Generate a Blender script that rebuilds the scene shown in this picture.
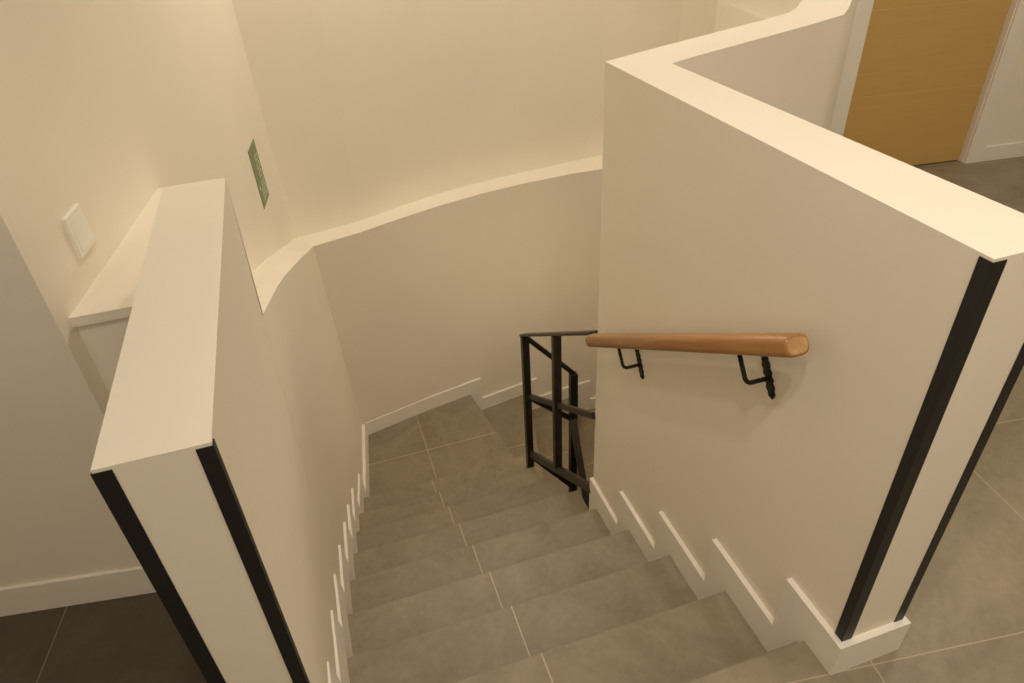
import bpy, bmesh, math, random
from mathutils import Vector, Matrix

random.seed(7)
scene = bpy.context.scene
COL = scene.collection
for o in list(bpy.data.objects):
    bpy.data.objects.remove(o)

# ------------------------------------------------------------------ camera
cam_data = bpy.data.cameras.new('camera')
cam = bpy.data.objects.new('camera', cam_data)
COL.objects.link(cam)
c_loc = Vector((0.17359861736867402, -0.6509308680995476, 1.4651188908589334))
c_right = Vector((0.9497331732711611, -0.3095378526490582, -0.04683179865967756))
c_up = Vector((0.21409994760331177, 0.5330666644040996, 0.8185359758357271))
c_fwd = Vector((0.22840339757663367, 0.7874174554062775, -0.5725431327829836))
rot = Matrix((c_right, c_up, -c_fwd)).transposed()
cam.matrix_world = Matrix.Translation(c_loc) @ rot.to_4x4()
cam_data.sensor_width = 36.0
cam_data.lens = 685.6896268633755 * 36.0 / 1024.0
cam_data.clip_start = 0.02
scene.camera = cam

# ------------------------------------------------------------------ light
WARM = (1.0, 0.865, 0.705)
world = bpy.data.worlds.new('world')
scene.world = world
world.use_nodes = True
bgn = world.node_tree.nodes['Background']
bgn.inputs[0].default_value = (1.0, 0.79, 0.54, 1)
bgn.inputs[1].default_value = 0.05

def spot(name, loc, aim, power, radius=0.05, angle=150, blend=0.6, color=WARM):
    l = bpy.data.lights.new(name, 'SPOT')
    l.energy = power
    l.color = color
    l.shadow_soft_size = radius
    l.spot_size = math.radians(angle)
    l.spot_blend = blend
    o = bpy.data.objects.new(name, l)
    COL.objects.link(o)
    o.location = loc
    d = Vector(aim) - Vector(loc)
    o.rotation_euler = d.to_track_quat('-Z', 'Y').to_euler()
    return o

def panel(name, loc, size, power, color=WARM):
    l = bpy.data.lights.new(name, 'AREA')
    l.shape = 'SQUARE'; l.size = size; l.energy = power; l.color = color
    o = bpy.data.objects.new(name, l)
    COL.objects.link(o); o.location = loc
    return o

spot('downlight_stairs', (0.54, -0.60, 2.52), (1.0, 0.52, 0.2), 100, radius=0.022, angle=62, blend=1.0)
spot('downlight_corridor', (1.77, -0.45, 2.56), (1.77, -0.40, 0), 40, radius=0.04)
spot('fill_spot_well', (0.70, 2.50, 2.52), (0.70, 2.55, 0), 76, radius=0.05)  # added fill for the stairwell, no known fitting there
spot('fill_spot_well_back', (1.05, 2.75, 2.52), (0.90, 2.60, 0), 108, radius=0.05)  # second added fill, lifts the back of the well
spot('fill_spot_door', (2.80, 1.00, 2.52), (2.80, 1.05, 0), 115, radius=0.28)  # unseen fill added on the door side, strength fitted to brightness
spot('fill_spot_entry', (0.22, -0.45, 2.52), (0.10, -0.30, 0), 62, radius=0.05)  # added to brighten the top of the left half wall
spot('fill_spot_left', (-0.90, -0.90, 2.50), (-0.90, -0.85, 0), 26, radius=0.04)  # added fill from the left, no lamp known there
panel('fill_panel_rear', (0.40, -2.20, 2.60), 1.0, 31)  # added soft fill behind the camera
panel('fill_panel_corridor', (3.30, -1.10, 2.60), 1.0, 26)  # soft area fill added for the corridor side
spot('lower_flight_fill', (1.95, 2.00, -0.75), (1.1, 2.9, -1.7), 32, radius=0.25, angle=165, blend=0.8, color=(1.0, 0.72, 0.44))  # added unseen source that lifts the dark lower flight
scene.cycles.diffuse_bounces = 10

vs = scene.view_settings
scene.display_settings.display_device = 'sRGB'
vs.view_transform = 'Standard'
vs.look = 'None'
vs.exposure = -1.03
vs.gamma = 1.0
vs.use_curve_mapping = False

# ------------------------------------------------------------------ materials
def new_mat(name):
    m = bpy.data.materials.new(name)
    m.use_nodes = True
    nt = m.node_tree
    return m, nt, nt.nodes['Principled BSDF']

def simple(name, col, rough=0.6, metal=0.0, var=0.06, scale=6.0, bump=0.0, spec=0.4):
    m, nt, p = new_mat(name)
    geo = nt.nodes.new('ShaderNodeNewGeometry')
    n = nt.nodes.new('ShaderNodeTexNoise')
    n.inputs['Scale'].default_value = scale
    n.inputs['Detail'].default_value = 4
    nt.links.new(geo.outputs['Position'], n.inputs['Vector'])
    r = nt.nodes.new('ShaderNodeValToRGB')
    r.color_ramp.elements[0].position = 0.3
    r.color_ramp.elements[1].position = 0.7
    a = [max(0, c * (1 - var)) for c in col]
    b = [min(1, c * (1 + var)) for c in col]
    r.color_ramp.elements[0].color = (*a, 1)
    r.color_ramp.elements[1].color = (*b, 1)
    nt.links.new(n.outputs['Fac'], r.inputs['Fac'])
    nt.links.new(r.outputs['Color'], p.inputs['Base Color'])
    p.inputs['Roughness'].default_value = rough
    p.inputs['Metallic'].default_value = metal
    p.inputs['Specular IOR Level'].default_value = spec
    if bump:
        n2 = nt.nodes.new('ShaderNodeTexNoise')
        n2.inputs['Scale'].default_value = 180
        nt.links.new(geo.outputs['Position'], n2.inputs['Vector'])
        bp = nt.nodes.new('ShaderNodeBump')
        bp.inputs['Strength'].default_value = bump
        bp.inputs['Distance'].default_value = 0.001
        nt.links.new(n2.outputs['Fac'], bp.inputs['Height'])
        nt.links.new(bp.outputs['Normal'], p.inputs['Normal'])
    return m

def tile(name, seams, col=(0.270, 0.232, 0.162), skew=0.0, rough=0.42, grout=(0.50, 0.42, 0.29)):
    """stone-look porcelain; seams = list of ('x'|'y', offset, period or None, half width), on axes turned by skew"""
    m, nt, p = new_mat(name)
    L = nt.links
    geo = nt.nodes.new('ShaderNodeNewGeometry')
    mp = nt.nodes.new('ShaderNodeMapping')
    mp.inputs['Rotation'].default_value = (0, 0, skew)
    L.new(geo.outputs['Position'], mp.inputs['Vector'])
    sep = nt.nodes.new('ShaderNodeSeparateXYZ')
    L.new(mp.outputs['Vector'], sep.inputs[0])
    n1 = nt.nodes.new('ShaderNodeTexNoise')
    n1.inputs['Scale'].default_value = 3.5
    n1.inputs['Detail'].default_value = 8
    n1.inputs['Roughness'].default_value = 0.62
    n1.inputs['Distortion'].default_value = 1.4
    L.new(geo.outputs['Position'], n1.inputs['Vector'])
    n2 = nt.nodes.new('ShaderNodeTexNoise')
    n2.inputs['Scale'].default_value = 45
    n2.inputs['Detail'].default_value = 5
    L.new(geo.outputs['Position'], n2.inputs['Vector'])
    mixn = nt.nodes.new('ShaderNodeMath'); mixn.operation = 'MULTIPLY_ADD'
    mixn.inputs[1].default_value = 0.3
    L.new(n2.outputs['Fac'], mixn.inputs[0]); 
    sc = nt.nodes.new('ShaderNodeMath'); sc.operation = 'MULTIPLY'; sc.inputs[1].default_value = 0.7
    L.new(n1.outputs['Fac'], sc.inputs[0]); L.new(sc.outputs[0], mixn.inputs[2])
    r = nt.nodes.new('ShaderNodeValToRGB')
    r.color_ramp.elements[0].position = 0.33
    r.color_ramp.elements[1].position = 0.68
    r.color_ramp.elements[0].color = (col[0]*0.80, col[1]*0.81, col[2]*0.80, 1)
    r.color_ramp.elements[1].color = (col[0]*1.18, col[1]*1.17, col[2]*1.18, 1)
    L.new(mixn.outputs[0], r.inputs['Fac'])
    last = None
    for ax, off, per, hw in seams:
        s = nt.nodes.new('ShaderNodeMath'); s.operation = 'SUBTRACT'
        L.new(sep.outputs['X' if ax == 'x' else 'Y'], s.inputs[0]); s.inputs[1].default_value = off
        src = s.outputs[0]
        if per:
            w = nt.nodes.new('ShaderNodeMath'); w.operation = 'WRAP'
            L.new(src, w.inputs[0]); w.inputs[1].default_value = per/2; w.inputs[2].default_value = -per/2
            src = w.outputs[0]
        ab = nt.nodes.new('ShaderNodeMath'); ab.operation = 'ABSOLUTE'; L.new(src, ab.inputs[0])
        lt = nt.nodes.new('ShaderNodeMath'); lt.operation = 'LESS_THAN'
        L.new(ab.outputs[0], lt.inputs[0]); lt.inputs[1].default_value = hw
        if last is None:
            last = lt.outputs[0]
        else:
            mx = nt.nodes.new('ShaderNodeMath'); mx.operation = 'MAXIMUM'
            L.new(last, mx.inputs[0]); L.new(lt.outputs[0], mx.inputs[1]); last = mx.outputs[0]
    if last is not None:
        mix = nt.nodes.new('ShaderNodeMix'); mix.data_type = 'RGBA'
        L.new(last, mix.inputs[0])
        L.new(r.outputs['Color'], mix.inputs[6])
        mix.inputs[7].default_value = (*grout, 1)
        L.new(mix.outputs[2], p.inputs['Base Color'])
    else:
        L.new(r.outputs['Color'], p.inputs['Base Color'])
    p.inputs['Roughness'].default_value = rough
    p.inputs['Specular IOR Level'].default_value = 0.35
    return m

def wood(name, dark, light, axis_rot, scale, rough=0.4, stretch=(1, 12, 12)):
    m, nt, p = new_mat(name)
    L = nt.links
    tc = nt.nodes.new('ShaderNodeTexCoord')
    mp = nt.nodes.new('ShaderNodeMapping')
    mp.inputs['Rotation'].default_value = axis_rot
    mp.inputs['Scale'].default_value = stretch
    L.new(tc.outputs['Object'], mp.inputs['Vector'])
    n = nt.nodes.new('ShaderNodeTexNoise')
    n.inputs['Scale'].default_value = scale
    n.inputs['Detail'].default_value = 6
    n.inputs['Roughness'].default_value = 0.6
    n.inputs['Distortion'].default_value = 0.5
    L.new(mp.outputs['Vector'], n.inputs['Vector'])
    r = nt.nodes.new('ShaderNodeValToRGB')
    r.color_ramp.elements[0].position = 0.3
    r.color_ramp.elements[1].position = 0.72
    r.color_ramp.elements[0].color = (*dark, 1)
    r.color_ramp.elements[1].color = (*light, 1)
    L.new(n.outputs['Fac'], r.inputs['Fac'])
    L.new(r.outputs['Color'], p.inputs['Base Color'])
    p.inputs['Roughness'].default_value = rough
    return m

M_WALL = simple('wall_paint', (0.84, 0.797, 0.70), 0.75, var=0.02, scale=1.6, bump=0.05, spec=0.25)
M_TRIM = simple('white_trim_paint', (0.84, 0.81, 0.75), 0.5, var=0.01, spec=0.35)
M_BLACK = simple('black_metal', (0.012, 0.012, 0.013), 0.45, var=0.1, spec=0.4)
M_STEEL = simple('dark_painted_steel', (0.030, 0.024, 0.019), 0.42, metal=0.2, var=0.12, scale=20)
M_IRON = simple('wrought_iron', (0.014, 0.014, 0.013), 0.55, metal=0.3, var=0.2, scale=60)
M_PLASTIC = simple('white_plastic', (0.86, 0.86, 0.80), 0.35, var=0.005)
M_GREEN = simple('sign_green', (0.20, 0.25, 0.125), 0.5, var=0.06, scale=30)
M_PALE = simple('sign_pale_print', (0.56, 0.60, 0.42), 0.5, var=0.03, scale=30)
M_STEP = tile('step_tile', [('x', 0.473, None, 0.0020)])
M_LAND = tile('landing_tile', [('x', 0.522, None, 0.0022), ('y', 2.69, None, 0.0024)])
M_TURN = tile('turning_step_tile', [('y', 2.70, None, 0.0024)])
SK = math.atan(0.1336)
M_FLOOR = tile('floor_tile', [('x', 1.112, 0.609, 0.0017), ('y', 0.053, 0.609, 0.0015)], skew=SK, grout=(0.42, 0.36, 0.26))
M_FLOOR_SHADED = tile('shaded_floor_tile', [('x', 1.112, 0.609, 0.0019), ('y', 0.053, 0.609, 0.0016)], col=(0.095, 0.082, 0.062), skew=SK, grout=(0.22, 0.19, 0.14))  # darkened copy of floor_tile: shade put into tile and grout colours
M_RAIL = wood('oak_handrail', (0.285, 0.128, 0.040), (0.445, 0.228, 0.084), (0, 0, 0), 3.0, 0.38, (14, 14, 1.2))
M_ENDGRAIN = wood('oak_end_grain', (0.40, 0.22, 0.09), (0.60, 0.38, 0.17), (0, 0, 0), 30.0, 0.5, (1, 1, 1))
M_DOOR = wood('beech_door_veneer', (0.565, 0.372, 0.125), (0.605, 0.402, 0.138), (0, 0, 0), 4.0, 0.45, (1.0, 4, 14))
M_INLAY = simple('pale_inlay', (0.66, 0.46, 0.19), 0.5, var=0.03)
M_CEIL = simple('ceiling_paint', (0.80, 0.78, 0.74), 0.9, var=0.01)

# ------------------------------------------------------------------ mesh helpers
def obj(name, bm, mat, parent=None, bevel=0.0, seg=2, smooth=False, smooth_angle=0):
    bmesh.ops.remove_doubles(bm, verts=bm.verts, dist=1e-5)
    bmesh.ops.recalc_face_normals(bm, faces=bm.faces)
    me = bpy.data.meshes.new(name)
    bm.to_mesh(me); bm.free()
    if smooth:
        for p in me.polygons: p.use_smooth = True
    o = bpy.data.objects.new(name, me)
    COL.objects.link(o)
    if mat: me.materials.append(mat)
    if parent:
        o.parent = parent
        o.matrix_parent_inverse = Matrix.Translation(parent.location).inverted() if parent.type == 'EMPTY' else parent.matrix_world.inverted()
    if smooth_angle:
        for p in me.polygons: p.use_smooth = True
        me.set_sharp_from_angle(angle=math.radians(smooth_angle))
    if bevel:
        b = o.modifiers.new('soft_edge', 'BEVEL'); b.width = bevel; b.segments = seg
        b.limit_method = 'ANGLE'; b.angle_limit = math.radians(40)
    return o

def structure(o):
    o['kind'] = 'structure'; return o

def tag(o, label, cat, group=None):
    o['label'] = label; o['category'] = cat
    if group: o['group'] = group
    return o

def thing(name, loc, label, cat, group=None):
    e = bpy.data.objects.new(name, None)
    e.empty_display_size = 0.1
    COL.objects.link(e); e.location = loc
    return tag(e, label, cat, group)

def prism(bm, pts, z0, z1):
    """extrude plan polygon pts [(x,y)] from z0 to z1"""
    lo = [bm.verts.new((x, y, z0)) for x, y in pts]
    hi = [bm.verts.new((x, y, z1)) for x, y in pts]
    bm.faces.new(lo[::-1]); bm.faces.new(hi)
    n = len(pts)
    for i in range(n):
        j = (i+1) % n
        bm.faces.new((lo[i], lo[j], hi[j], hi[i]))

def box(bm, x0, x1, y0, y1, z0, z1):
    prism(bm, [(x0, y0), (x1, y0), (x1, y1), (x0, y1)], z0, z1)

def hexa(bm, a, b):
    """solid between two quads given as lists of four points"""
    va = [bm.verts.new(p) for p in a]; vb = [bm.verts.new(p) for p in b]
    bm.faces.new(va); bm.faces.new(vb[::-1])
    for i in range(4):
        j = (i+1) % 4
        bm.faces.new((va[i], va[j], vb[j], vb[i]))

def bar(bm, p, q, w, h, up=(0, 0, 1)):
    """rectangular bar from p to q; w across, h along the up side"""
    p, q = Vector(p), Vector(q)
    d = (q-p).normalized(); up = Vector(up)
    s = d.cross(up).normalized(); u = s.cross(d).normalized()
    r = [s*(w/2)+u*(h/2), -s*(w/2)+u*(h/2), -s*(w/2)-u*(h/2), s*(w/2)-u*(h/2)]
    hexa(bm, [p+v for v in r], [q+v for v in r])

def tube(bm, pts, r, n=12):
    pts = [Vector(p) for p in pts]
    rings = []
    prev = None
    for i, p in enumerate(pts):
        d = (pts[min(i+1, len(pts)-1)] - pts[max(i-1, 0)]).normalized()
        if prev is None:
            a = Vector((1, 0, 0)) if abs(d.x) < 0.9 else Vector((0, 1, 0))
            s = d.cross(a).normalized()
        else:
            s = (prev - d*prev.dot(d)).normalized()
        prev = s
        t = d.cross(s)
        rings.append([bm.verts.new(p + s*(r*math.cos(k*2*math.pi/n)) + t*(r*math.sin(k*2*math.pi/n))) for k in range(n)])
    for a, b in zip(rings, rings[1:]):
        for k in range(n):
            j = (k+1) % n
            bm.faces.new((a[k], a[j], b[j], b[k]))
    bm.faces.new(rings[0][::-1]); bm.faces.new(rings[-1])

def lerp(tab, t):
    if t <= tab[0][0]: return tab[0][1]
    for (a, va), (b, vb) in zip(tab, tab[1:]):
        if t <= b:
            return va + (vb-va)*(t-a)/(b-a)
    return tab[-1][1]

# ------------------------------------------------------------------ measured numbers
R = 0.1857                                            # riser
NOS = [0.003, 0.277, 0.554, 0.828, 1.108, 1.388, 1.665, 1.950, 2.235]   # y of each nosing, level -k*R
H_R, H_L = 1.0, 0.934
Y_END = 1.184                                         # far end of the right half wall
CEIL = 2.62
SLL = 0.155
SLW = 0.1336                                          # the upper walls are turned by this against the stair
def upx(y):                                           # upper left wall plane
    return -0.437 + SLL*y
# foot line of the stair-side left wall (x at y) and its line at the ledge
FOOT = [(-0.3, -0.026), (0.02, -0.026), (0.30, -0.050), (0.94, -0.045), (1.22, -0.032), (1.5, -0.013), (1.78, 0.001), (2.05, 0.024), (2.33, 0.066), (2.65, 0.110), (2.985, 0.154)]
# ledge along the left wall: (y_top, x_top, z_top, y_foot)
LEDGE_L = [(0.9006, -0.0083, 0.585, 0.9006), (0.978, -0.006, 0.555, 0.98), (1.2, 0.001, 0.474, 1.205), (1.37, 0.006, 0.410, 1.38), (1.56, 0.018, 0.340, 1.58), (1.735, 0.030, 0.271, 1.76),
           (2.0, 0.046, 0.165, 2.04), (2.3, 0.066, 0.045, 2.36), (2.6, 0.089, -0.078, 2.68), (2.885, 0.110, -0.190, 2.985)]
ZB = -0.19
BACK_F = [(0.110, 2.885), (0.372, 2.953), (0.616, 3.045), (0.873, 3.129), (1.140, 3.1965), (1.414, 3.240), (1.770, 3.2665), (1.9725, 3.262), (2.25, 3.20), (2.50, 3.04), (2.64, 2.80), (2.68, 2.45)]
BACK_B = [(0.154, 2.985), (0.40, 3.045), (0.63, 3.098), (0.90, 3.150), (1.15, 3.196), (1.41, 3.240), (1.75, 3.280), (1.96, 3.290), (2.25, 3.22), (2.50, 3.05), (2.64, 2.80), (2.68, 2.45)]
BACK_R = [(0.0323, 3.026), (0.393, 3.107), (0.647, 3.2146), (0.9176, 3.3128), (1.188, 3.371), (1.4734, 3.420), (1.763, 3.458), (2.0885, 3.493), (2.35, 3.515), (2.62, 3.53), (2.80, 3.50), (3.0, 3.44)]
ZDEEP = -3.3

# ------------------------------------------------------------------ floors
bm = bmesh.new()
prism(bm, [(-2.6, -2.8), (4.9, -2.8), (4.9, 1.99), (2.75, 2.28), (1.93, 1.45), (1.09, 1.14), (1.09, -0.027), (-0.06, -0.027), (-0.06, -0.9), (-2.6, -0.9)], -0.30, 0.0)
structure(obj('floor', bm, M_FLOOR))
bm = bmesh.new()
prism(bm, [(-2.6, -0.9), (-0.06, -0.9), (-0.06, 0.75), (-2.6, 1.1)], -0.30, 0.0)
structure(obj('floor_left', bm, M_FLOOR_SHADED))
# ------------------------------------------------------------------ left: half wall, stair wall, ledge
bm = bmesh.new()
def V(*p): return bm.verts.new(p)
st = [(0.0166, 0.0, H_L, 0.0166), (0.30, 0.0, H_L, 0.30), (0.60, 0.0, H_L, 0.60), (0.9006, -0.001, H_L, 0.9006)]
def zstep(y): return -R*max(0.0, (y+0.10)/0.28)
def column(x, y, z, yf):
    zm = -1.75 if yf > 2.9 else zstep(yf) - 0.12
    return [V(x, y, z), V(lerp(FOOT, yf), yf, zm), V(lerp(FOOT, yf), yf, ZDEEP)]
colsA = [column(x, y, z, yf) for (y, x, z, yf) in st]
colsB = [column(x, y, z, yf) for (y, x, z, yf) in LEDGE_L]
for cols in (colsA, colsB):
    for a, b in zip(cols, cols[1:]):
        for i in range(2):
            bm.faces.new((a[i], a[i+1], b[i+1], b[i]))
# half wall: top, back, end faces
XL = -0.1277
tl = [V(XL, y, H_L) for (y, x, z, yf) in st]
bl = [V(XL, y, 0.0) for (y, x, z, yf) in st]
for i in range(3):
    bm.faces.new((colsA[i][0], colsA[i+1][0], tl[i+1], tl[i]))
    bm.faces.new((tl[i], tl[i+1], bl[i+1], bl[i]))
lowf = V(XL, 0.0166, ZDEEP)
bm.faces.new((colsA[0][0], tl[0], bl[0], lowf, colsA[0][2], colsA[0][1]))
e0 = V(XL, 0.9006, 0.585)
bm.faces.new((colsA[3][0], colsB[0][0], e0, tl[3]))
bm.faces.new((colsA[3][0], colsA[3][1], colsB[0][0]))
# sloped ledge back to the upper wall
rear = []
for (y, x, z, yf) in LEDGE_L:
    yy = y + 0.191*max(0, (y-2.0)/0.885)
    rear.append(V(min(upx(yy), 0.0323) - 0.03, yy, z))
for i in range(len(rear)-1):
    bm.faces.new((colsB[i][0], colsB[i+1][0], rear[i+1], rear[i]))
# thick part behind the half wall: lip shelf and the block below it
ZS = 0.780
prism(bm, [(XL+0.004, 0.688), (upx(0.688)-0.02, 0.688), (upx(1.35)-0.02, 1.345), (-0.072, 1.352), (XL+0.004, 0.9006)], ZS-0.022, ZS)
prism(bm, [(XL+0.004, 0.698), (upx(0.698)-0.02, 0.698), (upx(1.32)-0.02, 1.32), (-0.076, 1.322), (XL+0.004, 0.9006)], 0.0, ZS-0.018)
structure(obj('wall_left', bm, M_WALL, smooth_angle=28))

# upper left wall (turned a little against the stair) and the dark wall facing the corridor
bm = bmesh.new()
line = [(upx(0.645), 0.645), (upx(1.3), 1.3), (upx(2.0), 2.0), (0.0323, 3.026)]
line = line[:3] + [(line[2][0]+(line[3][0]-line[2][0])*i/6, line[2][1]+(line[3][1]-line[2][1])*i/6) for i in range(1, 7)]
for (x0, y0), (x1, y1) in zip(line, line[1:]):
    if y0 > 1.99:
        f0, f1 = (y0-2.0)/1.026, (y1-2.0)/1.026
        for k in range(6):
            za, zb = -0.35+2.97*k/6, -0.35+2.97*(k+1)/6
            q = [(x-0.056*f*(z+0.35)/2.97, y, z) for z in (za, zb) for x, y, f in ((x0, y0, f0), (x1, y1, f1))]
            b4 = lambda p: (p[0]-0.14, p[1]+0.02, p[2])
            hexa(bm, [q[0], q[1], b4(q[1]), b4(q[0])], [q[2], q[3], b4(q[3]), b4(q[2])])
        continue
    zb0 = 0.0 if y0 < 0.9 else -0.35
    t0 = 0.0 if y0 < 2.0 else 0.0
    t1 = -0.056 if y1 > 3.0 else 0.0                   # the far corner leans outwards
    hexa(bm, [(x0, y0, zb0), (x1, y1, zb0), (x1-0.14, y1+0.02, zb0), (x0-0.14, y0+0.02, zb0)],
             [(x0+t0, y0, CEIL), (x1+t1, y1, CEIL), (x1+t1-0.14, y1+0.02, CEIL), (x0+t0-0.14, y0+0.02, CEIL)])
structure(obj('wall_left_upper', bm, M_WALL, smooth_angle=28))
bm = bmesh.new()
xc, yc, SLD = upx(0.645), 0.645, 0.160
prism(bm, [(xc, yc), (xc-0.02, yc+0.13), (-2.6, yc+SLD*(2.6+xc)+0.15), (-2.6, yc+SLD*(2.6+xc))], 0.0, CEIL)
structure(obj('wall_left_corridor', bm, M_WALL))
bm = bmesh.new()
def cw(x): return yc + 0.004 - SLD*(x-xc)
prism(bm, [(xc-0.001, cw(xc)), (-2.6, cw(-2.6)), (-2.6, cw(-2.6)-0.012), (xc-0.001, cw(xc)-0.012)], 0.0, 0.097)
structure(obj('baseboard_left_corridor', bm, M_TRIM, bevel=0.002))

# ------------------------------------------------------------------ back walls
bm = bmesh.new()
top = [V(x, y, ZB) for x, y in BACK_F]
mid = [V(x, y, -1.75) for x, y in BACK_B]
low = [V(x, y, ZDEEP) for x, y in BACK_B]
for i in range(len(top)-1):
    bm.faces.new((top[i], top[i+1], mid[i+1], mid[i]))
    bm.faces.new((mid[i], mid[i+1], low[i+1], low[i]))
bk = [V(x, y+0.05, ZB) for x, y in BACK_R[:10]] + [V(2.90, 3.2, ZB), V(2.90, 2.45, ZB)]
bk[0].co.x -= 0.03
for i in range(len(top)-1):
    bm.faces.new((top[i], top[i+1], bk[i+1], bk[i]))
structure(obj('wall_back', bm, M_WALL, smooth_angle=28))

bm = bmesh.new()
for (x0, y0), (x1, y1) in zip(BACK_R, BACK_R[1:]):
    l0 = -0.056 if x0 < 0.1 else 0.0
    hexa(bm, [(x0, y0, -0.35), (x1, y1, -0.35), (x1, y1+0.14, -0.35), (x0, y0+0.14, -0.35)],
             [(x0+l0, y0, CEIL), (x1, y1, CEIL), (x1, y1+0.14, CEIL), (x0+l0, y0+0.14, CEIL)])
structure(obj('wall_back_upper', bm, M_WALL, smooth_angle=28))

# right side of the well: thicker below, narrow ledge at z 0.68
def rx(y): return 2.70 + SLW*(y-2.2)
bm = bmesh.new()
hexa(bm, [(rx(2.3)-0.03, 2.28, -0.35), (rx(3.6)-0.03, 3.58, -0.35), (rx(3.6)+0.12, 3.58, -0.35), (rx(2.3)+0.06, 2.34, -0.35)],
         [(rx(2.3)-0.03, 2.28, 0.684), (rx(3.6)-0.03, 3.58, 0.684), (rx(3.6)+0.12, 3.58, 0.684), (rx(2.3)+0.06, 2.34, 0.684)])
hexa(bm, [(rx(2.3), 2.30, 0.68), (rx(3.6), 3.58, 0.68), (rx(3.6)+0.12, 3.58, 0.68), (rx(2.3)+0.06, 2.34, 0.68)],
         [(rx(2.3), 2.30, CEIL), (rx(3.6), 3.58, CEIL), (rx(3.6)+0.12, 3.58, CEIL), (rx(2.3)+0.06, 2.34, CEIL)])
structure(obj('wall_well_right', bm, M_WALL))

# ------------------------------------------------------------------ right half wall with its arm
bm = bmesh.new()
XR = 1.0190
outer_t = [(XR, -0.070), (XR, Y_END-0.006), (1.152, 1.232), (1.44, 1.340), (1.726, 1.445), (1.851, 1.499), (1.93, 1.565), (2.027, 1.67), (2.36, 2.01), (2.62, 2.28)]
inner_t = [(1.1735, -0.070), (1.166, 1.072), (1.25, 1.108), (1.55, 1.215), (1.80, 1.305), (1.967, 1.373), (2.052, 1.453), (2.165, 1.572), (2.49, 1.90), (2.74, 2.195)]
foot_dx = [0.0020, 0.0015] + [0.0]*8
ot = [V(x, y, H_R) for x, y in outer_t]
it = [V(x, y, H_R) for x, y in inner_t]
zlow = [0.0, 0.0] + [-0.34]*8
zlowi = [0.0] + [-0.34]*9
ob = [V(x+dx, y, z) for (x, y), dx, z in zip(outer_t, foot_dx, zlow)]
ib = [V(x, y, z) for (x, y), z in zip(inner_t, zlowi)]
n = len(ot)
for i in range(n-1):
    bm.faces.new((ot[i], ot[i+1], it[i+1], it[i]))
    bm.faces.new((ot[i], ob[i], ob[i+1], ot[i+1]))
    bm.faces.new((it[i+1], ib[i+1], ib[i], it[i]))
    bm.faces.new((ob[i], ib[i], ib[i+1], ob[i+1]))
bm.faces.new((ot[0], it[0], ib[0], ob[0]))
bm.faces.new((ot[-1], ob[-1], ib[-1], it[-1]))
# far end of the thick stair wall below the arm
prism(bm, [(XR+0.0020, -0.070), (XR+0.0015, Y_END-0.006), (1.166, Y_END-0.006), (1.1735, -0.070)], ZDEEP, 0.0)
structure(obj('wall_right', bm, M_WALL, smooth_angle=28))

# ------------------------------------------------------------------ door wall
O = Vector((3.586, 2.095, 0)); U = Vector((1, -SLW, 0)).normalized(); N = Vector((-SLW, -1, 0)).normalized()
def dw(s, n, z): return O + U*s + N*n + Vector((0, 0, z))
def dbox(bm, s0, s1, n0, n1, z0, z1):
    hexa(bm, [dw(s0, n0, z0), dw(s1, n0, z0), dw(s1, n1, z0), dw(s0, n1, z0)],
             [dw(s0, n0, z1), dw(s1, n0, z1), dw(s1, n1, z1), dw(s0, n1, z1)])
DW = 0.775
bm = bmesh.new()
dbox(bm, -0.93, -DW-0.02, -0.10, 0.035, -0.3, CEIL)
dbox(bm, 0.02, 1.40, -0.10, 0.035, -0.3, CEIL)
dbox(bm, -DW-0.02, 0.02, -0.10, 0.035, 2.06, CEIL)
structure(obj('wall_door', bm, M_WALL))
bm = bmesh.new()
dbox(bm, -DW-0.021, -DW, -0.09, 0.034, 0, 2.06)
dbox(bm, 0.0, 0.021, -0.09, 0.034, 0, 2.06)
dbox(bm, -DW-0.021, 0.021, -0.09, 0.034, 2.04, 2.061)
dbox(bm, -DW-0.090, -DW, 0.034, 0.047, 0, 2.13)
dbox(bm, 0.004, 0.098, 0.034, 0.047, 0, 2.13)
dbox(bm, -DW-0.090, 0.098, 0.034, 0.047, 2.045, 2.13)
structure(obj('trim_1', bm, M_TRIM, bevel=0.002))
bm = bmesh.new()
dbox(bm, 0.098, 1.40, 0.034, 0.046, 0, 0.083)
structure(obj('baseboard_right', bm, M_TRIM, bevel=0.002))
# door leaf with shallow horizontal grooves
bm = bmesh.new()
g = [0.006, 0.408, 0.814, 1.222, 1.630, 2.036]
for a, b in zip(g, g[1:]):
    dbox(bm, -DW+0.003, -0.003, -0.040, 0.0, a+0.0018, b-0.0018)
dbox(bm, -DW+0.003, -0.003, -0.040, -0.0022, 0.006, 2.036)
door = structure(obj('door_1', bm, M_DOOR))
bm = bmesh.new()
for a in g[1:-1]:
    dbox(bm, -DW+0.003, -0.003, -0.003, -0.0006, a-0.0018, a+0.0018)
obj('inlay_strip', bm, M_INLAY, door)

# ------------------------------------------------------------------ ceiling
bm = bmesh.new()
box(bm, -2.6, 4.9, -2.8, 3.7, CEIL, CEIL+0.1)
structure(obj('ceiling', bm, M_CEIL))
bm = bmesh.new()
box(bm, -2.6, 4.9, -2.9, -2.8, -0.3, CEIL)
structure(obj('wall_rear', bm, M_WALL))
bm = bmesh.new()
box(bm, 4.9, 5.0, -2.8, 2.0, -0.3, CEIL)
structure(obj('wall_corridor_right', bm, M_WALL))
bm = bmesh.new()
box(bm, -2.7, -2.6, -2.8, 0.8, -0.3, CEIL)
structure(obj('wall_corridor_left', bm, M_WALL))

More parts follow.
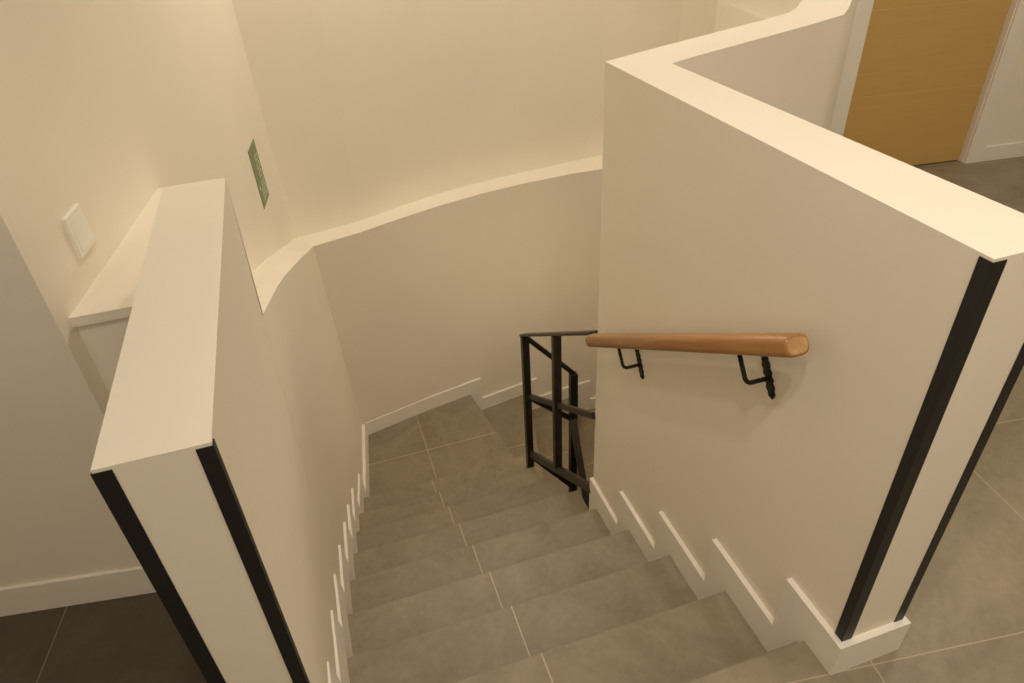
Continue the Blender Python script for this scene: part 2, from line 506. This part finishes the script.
# ------------------------------------------------------------------ staircase: each step = tread + riser
stairs = thing('staircase', (0.5, 0.003, 0.0), 'grey stone-tiled staircase going down between two white half walls', 'staircase')
def step(plan, z, mat, thick=0.03):
    bm = bmesh.new(); prism(bm, plan, z-thick, z)
    t = obj('tread', bm, mat, stairs, bevel=0.0015)
    return t
def riser(p, q, z, mat):
    """riser under the edge p-q of a tread at height z"""
    bm = bmesh.new()
    p, q = Vector((*p, 0)), Vector((*q, 0))
    d = (q-p).normalized(); nrm = Vector((-d.y, d.x, 0))*0.016
    prism(bm, [(p.x, p.y), (q.x, q.y), (q.x-nrm.x, q.y-nrm.y), (p.x-nrm.x, p.y-nrm.y)], z-R-0.03, z-0.029)
    return obj('riser', bm, mat, stairs)
def lx(y): return lerp(FOOT, y) + 0.002
XT = 1.019
def xright(y): return XT if y <= 1.17 else 1.040
step([(lx(0), -0.0275), (XT, -0.0275), (XT, NOS[0]), (lx(0), NOS[0])], 0.0, M_STEP)
riser((XT, NOS[0]), (lx(0), NOS[0]), 0.0, M_STEP)
for k in range(1, 9):
    ya, yb = NOS[k-1]-0.012, NOS[k]
    if k <= 4:
        plan = [(lx(ya), ya), (XT, ya), (XT, yb), (lx(yb), yb)]
    elif k == 5:
        plan = [(lx(ya), ya), (XT, ya), (XT, Y_END-0.004), (1.042, Y_END-0.004), (1.042, yb), (lx(yb), yb)]
    else:
        plan = [(lx(ya), ya), (1.042, ya), (1.042 if k < 7 else 1.012, yb), (lx(yb), yb)]
    if k == 8:
        plan = [(lx(ya), ya), (1.012, ya), (1.055, yb), (lx(yb), yb)]
    step(plan, -k*R, M_STEP)
    riser((plan[-2][0], yb), (lx(yb), yb), -k*R, M_STEP)
# landing and the steps that turn to the right
post1 = (1.03, 2.10)
nos9 = [(0.934, 3.160), (0.982, 2.82), (1.030, 2.52), (1.055, 2.235)]
step([(lx(2.22), 2.223), (1.055, 2.223), (1.055, 2.235), (1.030, 2.52), (0.982, 2.82), (0.934, 3.165), (0.63, 3.105), (0.40, 3.05), (0.158, 2.99), (lx(2.6), 2.6)], -9*R, M_LAND)
riser(nos9[0], nos9[1], -9*R, M_LAND); riser(nos9[1], nos9[2], -9*R, M_LAND); riser(nos9[2], nos9[3], -9*R, M_LAND)
step([(1.05, 2.10), (1.14, 2.06), (1.25, 2.55), (1.33, 2.9), (1.385, 3.245), (1.15, 3.205), (0.93, 3.165), (0.97, 2.82), (1.02, 2.52)], -10*R, M_TURN)
riser((1.385, 3.24), (1.14, 2.06), -10*R, M_TURN)
step([(1.13, 2.06), (1.26, 2.03), (1.55, 2.6), (1.84, 3.28), (1.75, 3.285), (1.375, 3.245), (1.32, 2.9), (1.24, 2.55)], -11*R, M_TURN)
riser((1.84, 3.28), (1.26, 2.03), -11*R, M_TURN)
step([(1.25, 2.03), (1.32, 1.97), (1.9, 2.5), (2.40, 3.12), (2.25, 3.23), (1.96, 3.295), (1.83, 3.285), (1.54, 2.6)], -12*R, M_TURN)
riser((2.40, 3.12), (1.32, 1.97), -12*R, M_TURN)
step([(1.31, 1.98), (1.32, 1.90), (2.66, 1.90), (2.68, 2.45), (2.64, 2.80), (2.5, 3.05), (2.39, 3.13)], -13*R, M_TURN)
riser((2.66, 1.90), (1.32, 1.90), -13*R, M_TURN)
for i in range(3):
    y1 = 1.912-0.28*i
    step([(1.175, y1-0.28), (2.66, y1-0.28), (2.66, y1), (1.175, y1)], -(14+i)*R, M_STEP)
    riser((2.66, y1-0.28), (1.175, y1-0.28), -(14+i)*R, M_STEP)

# ------------------------------------------------------------------ stepped skirtings
def skirt_columns(bm, path, z0f, z1, th_dir, th, th0=None):
    """one plate following a plan path; path list of (x,y)"""
    pts = [Vector((x, y, 0)) for x, y in path]
    norms = []
    for i in range(len(pts)):
        d = (pts[min(i+1, len(pts)-1)] - pts[max(i-1, 0)]).normalized()
        norms.append(Vector((d.y, -d.x, 0))*th_dir)
    th0 = th0 or th
    for i in range(len(pts)-1):
        a, b = pts[i], pts[i+1]; na, nb = norms[i], norms[i+1]
        z0 = z0f
        hexa(bm, [(a.x, a.y, z0), (b.x, b.y, z0), (b.x+nb.x*th0, b.y+nb.y*th0, z0), (a.x+na.x*th0, a.y+na.y*th0, z0)],
                 [(a.x, a.y, z1), (b.x, b.y, z1), (b.x+nb.x*th, b.y+nb.y*th, z1), (a.x+na.x*th, a.y+na.y*th, z1)])
SW, SH = 0.093, 0.1048
# right of the stair
bm = bmesh.new()
prism(bm, [(1.0068, -0.0845), (1.1855, -0.0845), (1.1855, 1.04), (1.172, 1.04), (1.172, -0.069), (1.0225, -0.069), (1.0225, NOS[0]+SW), (1.0068, NOS[0]+SW)], -0.02, SH-0.005)
box(bm, 1.0068, 1.0225, NOS[0]-0.004, NOS[0]+SW, -R-0.02, -0.02)
for k in range(1, 5):
    box(bm, 1.0068, 1.0225, NOS[k-1]+SW, min(NOS[k]+SW, Y_END), -(k+1)*R-0.02, -k*R+SH)
# the piece round the foot of the half wall
structure(obj('baseboard_stair_right', bm, M_TRIM))
# left of the stair
bm = bmesh.new()
edges = [-0.30] + [y+SW for y in NOS]
def lpath(y0, y1):
    m = max(2, int((y1-y0)/0.07)+1)
    return [(lerp(FOOT, y0+(y1-y0)*i/(m-1))-0.002, y0+(y1-y0)*i/(m-1)) for i in range(m)]
edges[0] = 0.017
for k in range(0, 9):
    tb = lerp([(0.2, 0.030), (1.5, 0.025), (2.2, 0.022)], edges[k])
    skirt_columns(bm, lpath(edges[k], edges[k+1]), -(k+1)*R-0.02, -k*R, 1, tb)
    skirt_columns(bm, lpath(edges[k], edges[k+1]), -k*R, -k*R+SH, 1, 0.019, tb)
skirt_columns(bm, lpath(edges[9], 2.985), -10*R, -9*R, 1, 0.024)
skirt_columns(bm, lpath(edges[9], 2.985), -9*R, -9*R+SH, 1, 0.019, 0.024)
structure(obj('baseboard_stair_left', bm, M_TRIM))
# along the back wall: the landing piece, then three stepped pieces
bm = bmesh.new()
def bpath(x0, x1, n=10):
    out = []
    for i in range(n):
        x = x0 + (x1-x0)*i/(n-1)
        out.append((x, lerp([(a, b) for a, b in BACK_B], x)+0.002))
    return out
skirt_columns(bm, bpath(0.155, 1.026), -10*R-0.02, -9*R+SH, 1, 0.017)
skirt_columns(bm, bpath(1.026, 1.479), -11*R-0.02, -10*R+SH, 1, 0.017)
skirt_columns(bm, bpath(1.479, 1.935), -12*R-0.02, -11*R+SH, 1, 0.017)
skirt_columns(bm, bpath(1.935, 2.48), -13*R-0.02, -12*R+SH, 1, 0.017)
structure(obj('baseboard_stair_back', bm, M_TRIM))

# ------------------------------------------------------------------ black corner strips
def corner_guard(corner_t, corner_b, dx, dy, zt, zb, label, wx=0.0205, wy=0.0205, th=0.0016):
    """L-profile: legs along dx (x side) and dy (y side) from an outside corner"""
    bm = bmesh.new()
    (xt, yt), (xb, yb) = corner_t, corner_b
    prof = [(-dx*th, -dy*th), (dx*wx, -dy*th), (dx*wx, dy*0.001), (dx*0.001, dy*0.001), (dx*0.001, dy*wy), (-dx*th, dy*wy)]
    lo = [bm.verts.new((xb+a, yb+b, zb)) for a, b in prof]
    hi = [bm.verts.new((xt+a, yt+b, zt)) for a, b in prof]
    bm.faces.new(lo[::-1]); bm.faces.new(hi)
    for i in range(6):
        j = (i+1) % 6
        bm.faces.new((lo[i], lo[j], hi[j], hi[i]))
    return tag(obj('corner_guard', bm, M_BLACK), label, 'corner strip', 'black corner strips on the half walls')
corner_guard((XR, -0.070), (XR+0.0020, -0.070), 1, 1, H_R-0.005, SH-0.004, 'black corner strip on the stair side of the right half wall end', wx=0.0235)
corner_guard((1.1735, -0.070), (1.1735, -0.070), -1, 1, H_R-0.005, SH-0.004, 'black corner strip on the corridor side of the right half wall end')
corner_guard((0.0, 0.0166), (-0.005, 0.0166), -1, 1, H_L-0.005, 0.0, 'black corner strip on the stair side of the left half wall end', wx=0.0185, wy=0.012)
corner_guard((XL, 0.0166), (XL, 0.0166), 1, 1, H_L-0.005, 0.0, 'black corner strip on the far left edge of the left half wall end')

# ------------------------------------------------------------------ wooden handrail on two iron brackets
A = Vector((0.960, 0.176, 0.712)); B = Vector((0.960, 1.086, 0.1340))
hr = thing('handrail', (A+B)/2, 'round oak handrail on two black iron brackets on the right stair wall', 'handrail')
def along_obj(name, bm, mat, parent, P, Q):
    """mesh whose local z runs P->Q"""
    return None
d = (B-A); Lr = d.length; d.normalize()
_y = Vector((0, -d.z, d.y)); _x = _y.cross(d)
q = Matrix((_x, _y, d)).transposed().to_quaternion()
bm = bmesh.new()
RR, RW, n = 0.0215, 0.0275, 32
prof = [(0.0, -0.006), (0.002, -0.0028), (0.006, 0), (Lr-0.006, 0), (Lr-0.002, -0.0028), (Lr, -0.006)]
def sup(a, e=0.68): return math.copysign(abs(a)**e, a)
rings = [[bm.verts.new(((RW+r)*sup(math.cos(k*2*math.pi/n)), (RR+r)*sup(math.sin(k*2*math.pi/n)), z)) for k in range(n)] for z, r in prof]
for a, b in zip(rings, rings[1:]):
    for k in range(n):
        bm.faces.new((a[k], a[(k+1) % n], b[(k+1) % n], b[k]))
bm.faces.new(rings[-1])
c = bm.verts.new((0, 0, 0.0))
for k in range(n): bm.faces.new((rings[0][(k+1) % n], rings[0][k], c))
rail = obj('rail', bm, M_RAIL, None, smooth=True)
rail.data.materials.append(M_ENDGRAIN)
for p in rail.data.polygons:
    if abs(p.normal.z) > 0.9: p.material_index = 1; p.use_smooth = False
rail.parent = hr
rail.location = A - hr.location; rail.rotation_mode = 'QUATERNION'; rail.rotation_quaternion = q
# direction across the rail inside the wall plane
nup = Vector((0, -d.z, d.y)); nup = nup if nup.z > 0 else -nup
XW = 1.0205
def bracket(yc_, name='bracket'):
    # point on the axis
    t = (yc_ - A.y)/(B.y-A.y); ax = A + (B-A)*t
    under = ax - nup*(RR-0.002)
    elbow = ax - nup*0.088
    e = Vector((0.962, elbow.y, elbow.z)); w = Vector((XW-0.003, elbow.y, elbow.z))
    pts = [w]
    pts.append(w + (e-w)*0.45)
    for i in range(0, 7):                                # rounded elbow
        a = i/6*math.pi/2
        r = 0.014
        cpt = e + Vector((r, 0, 0)) + nup*r
        pts.append(cpt - nup*(r*math.cos(a)) + Vector((-r*math.sin(a), 0, 0)))
    pts.append(under)
    bm = bmesh.new(); tube(bm, pts, 0.0052, 10)
    br = obj(name, bm, M_IRON, hr, smooth=True)
    br.data.name = name
    # leaf-edged wall plate lying across the rail
    bm = bmesh.new()
    dd = d
    m = 26
    left, right = [], []
    for i in range(m+1):
        s = -1 + 2*i/m
        wv = 0.0125*(1-abs(s)**4)**0.5 * (0.62 + 0.42*abs(math.sin(s*9.4))) + 0.0012
        if abs(s) > 0.86: wv *= 0.75
        left.append((s, wv)); right.append((s, wv))
    cpos = Vector((XW, elbow.y, elbow.z)) + nup*0.004
    f, b2 = [], []
    outline = [(s, wv) for s, wv in left] + [(s, -wv) for s, wv in reversed(right)]
    for s, wv in outline:
        p = cpos + nup*(s*0.051) + dd*wv
        f.append(bm.verts.new(p + Vector((-0.0045, 0, 0)))); b2.append(bm.verts.new(p + Vector((0.001, 0, 0))))
    ctrf = bm.verts.new(cpos + Vector((-0.0065, 0, 0)))
    L_ = len(f)
    for i in range(L_):
        j = (i+1) % L_
        bm.faces.new((f[i], f[j], ctrf)); bm.faces.new((f[i], b2[i], b2[j], f[j]))
    bm.faces.new(b2)
    for sg in (-1, 1):                                   # screw heads
        pc = cpos + nup*(sg*0.040)
        tube(bm, [pc + Vector((-0.003, 0, 0)), pc + Vector((-0.0085, 0, 0))], 0.004, 8)
    pl = obj('wall_plate', bm, M_IRON, None)
    pl.parent = br; pl.matrix_parent_inverse = (Matrix.Translation(hr.location) @ Matrix()).inverted() @ Matrix.Translation(hr.location)
    return br
bracket(0.345); bracket(0.905)

# ------------------------------------------------------------------ steel balustrade at the turn
bal = thing('balustrade', (1.02, 2.0, -1.486), 'dark steel post-and-rail balustrade at the turn of the stair', 'balustrade')
def steel(name, p, q, w, h, up=(0, 0, 1)):
    bm = bmesh.new(); bar(bm, p, q, w, h, up)
    return obj(name, bm, M_STEEL, bal, bevel=0.0015)
def onf(y, top): return top - (y-Y_END)*0.652
PX = 1.010
P1 = (PX, 2.005)
steel('post', (P1[0], P1[1], -8*R), (P1[0], P1[1], onf(2.005, 0.092)-0.006), 0.036, 0.036, (0, 1, 0))
steel('post', (PX+0.004, 1.575, onf(1.575, -0.69)), (PX+0.004, 1.575, onf(1.575, 0.092)-0.006), 0.036, 0.030, (0, 1, 0))
P3 = (1.268, 2.0)
steel('post', (P3[0], P3[1], -11*R), (P3[0], P3[1], -0.752), 0.040, 0.036, (0, 1, 0))
steel('top_rail', (PX, Y_END-0.004, 0.092), (PX, 2.027, onf(2.027, 0.092)), 0.040, 0.012)
steel('mid_rail', (PX+0.004, Y_END-0.004, onf(Y_END, -0.297)), (PX+0.004, 2.0, onf(2.0, -0.297)), 0.016, 0.026)
steel('bottom_rail', (PX+0.004, Y_END-0.004, onf(Y_END, -0.70)), (PX+0.004, 2.0, onf(2.0, -0.715)), 0.020, 0.040)
steel('top_rail', (PX, 2.010, onf(2.01, 0.085)), (P3[0]+0.01, P3[1], -0.762), 0.018, 0.024)
steel('mid_rail', (PX, 2.010, onf(2.01, -0.297)), (P3[0], P3[1], -1.075), 0.016, 0.030)
steel('bottom_rail', (PX, 2.010, onf(2.01, -0.715)), (P3[0], P3[1], -1.60), 0.016, 0.036)
steel('lower_rail', (P3[0]-0.004, P3[1], -1.055), (1.196, 1.60, -1.39), 0.036, 0.020)

# ------------------------------------------------------------------ wall switch
def lw(y, out, z):
    n = Vector((1, -SLL, 0)).normalized()
    lean = -0.056*((z+0.35)/2.97)*max(0, (y-2.0)/1.026)
    p = Vector((upx(y)+lean, y, z)); return p + n*out
def wbox(bm, y0, y1, z0, z1, o0, o1):
    hexa(bm, [lw(y0, o0, z0), lw(y1, o0, z0), lw(y1, o0, z1), lw(y0, o0, z1)],
             [lw(y0, o1, z0), lw(y1, o1, z0), lw(y1, o1, z1), lw(y0, o1, z1)])
sw = thing('light_switch', lw(0.855, 0, 0.842), 'square white light switch on the wall above the left half wall', 'switch')
bm = bmesh.new(); wbox(bm, 0.8155, 0.8960, 0.842, 0.930, -0.001, 0.008)
obj('switch_plate', bm, M_PLASTIC, sw, bevel=0.0018)
bm = bmesh.new()
hexa(bm, [lw(0.8265, 0.007, 0.853), lw(0.885, 0.007, 0.853), lw(0.885, 0.007, 0.919), lw(0.8265, 0.007, 0.919)],
         [lw(0.8265, 0.0098, 0.853), lw(0.885, 0.0098, 0.853), lw(0.885, 0.0086, 0.919), lw(0.8265, 0.0086, 0.919)])
obj('rocker', bm, M_PLASTIC, sw, bevel=0.001)

# ------------------------------------------------------------------ green sign
sg = thing('safety_sign', lw(2.549, 0, 0.222), 'green safety sign with pale print on the left stairwell wall', 'sign')
Y0, Y1, Z0, Z1 = 2.482, 2.656, 0.222, 0.490
bm = bmesh.new(); wbox(bm, Y0, Y1, Z0, Z1, -0.001, 0.003)
obj('sign_panel', bm, M_GREEN, sg)
bm = bmesh.new()
def mark(a0, a1, b0, b1):
    wbox(bm, Y0+(Y1-Y0)*a0, Y0+(Y1-Y0)*a1, Z0+(Z1-Z0)*b0, Z0+(Z1-Z0)*b1, 0.0028, 0.0034)
for b in (0.80, 0.66, 0.52):                             # large letter-like marks, not legible in the photograph
    mark(0.50, 0.56, b-0.10, b); mark(0.56, 0.84, b-0.022, b); mark(0.84, 0.90, b-0.10, b); mark(0.60, 0.84, b-0.10, b-0.078)
for i in range(7):
    b = 0.37 - i*0.046
    x = 0.30 if i > 1 else 0.46
    while x < 0.92:
        w = random.uniform(0.05, 0.13)
        mark(x, min(0.95, x+w), b-0.024, b); x += w+0.035
mark(0.10, 0.24, 0.30, 0.36)
obj('sign_print', bm, M_PALE, sg)
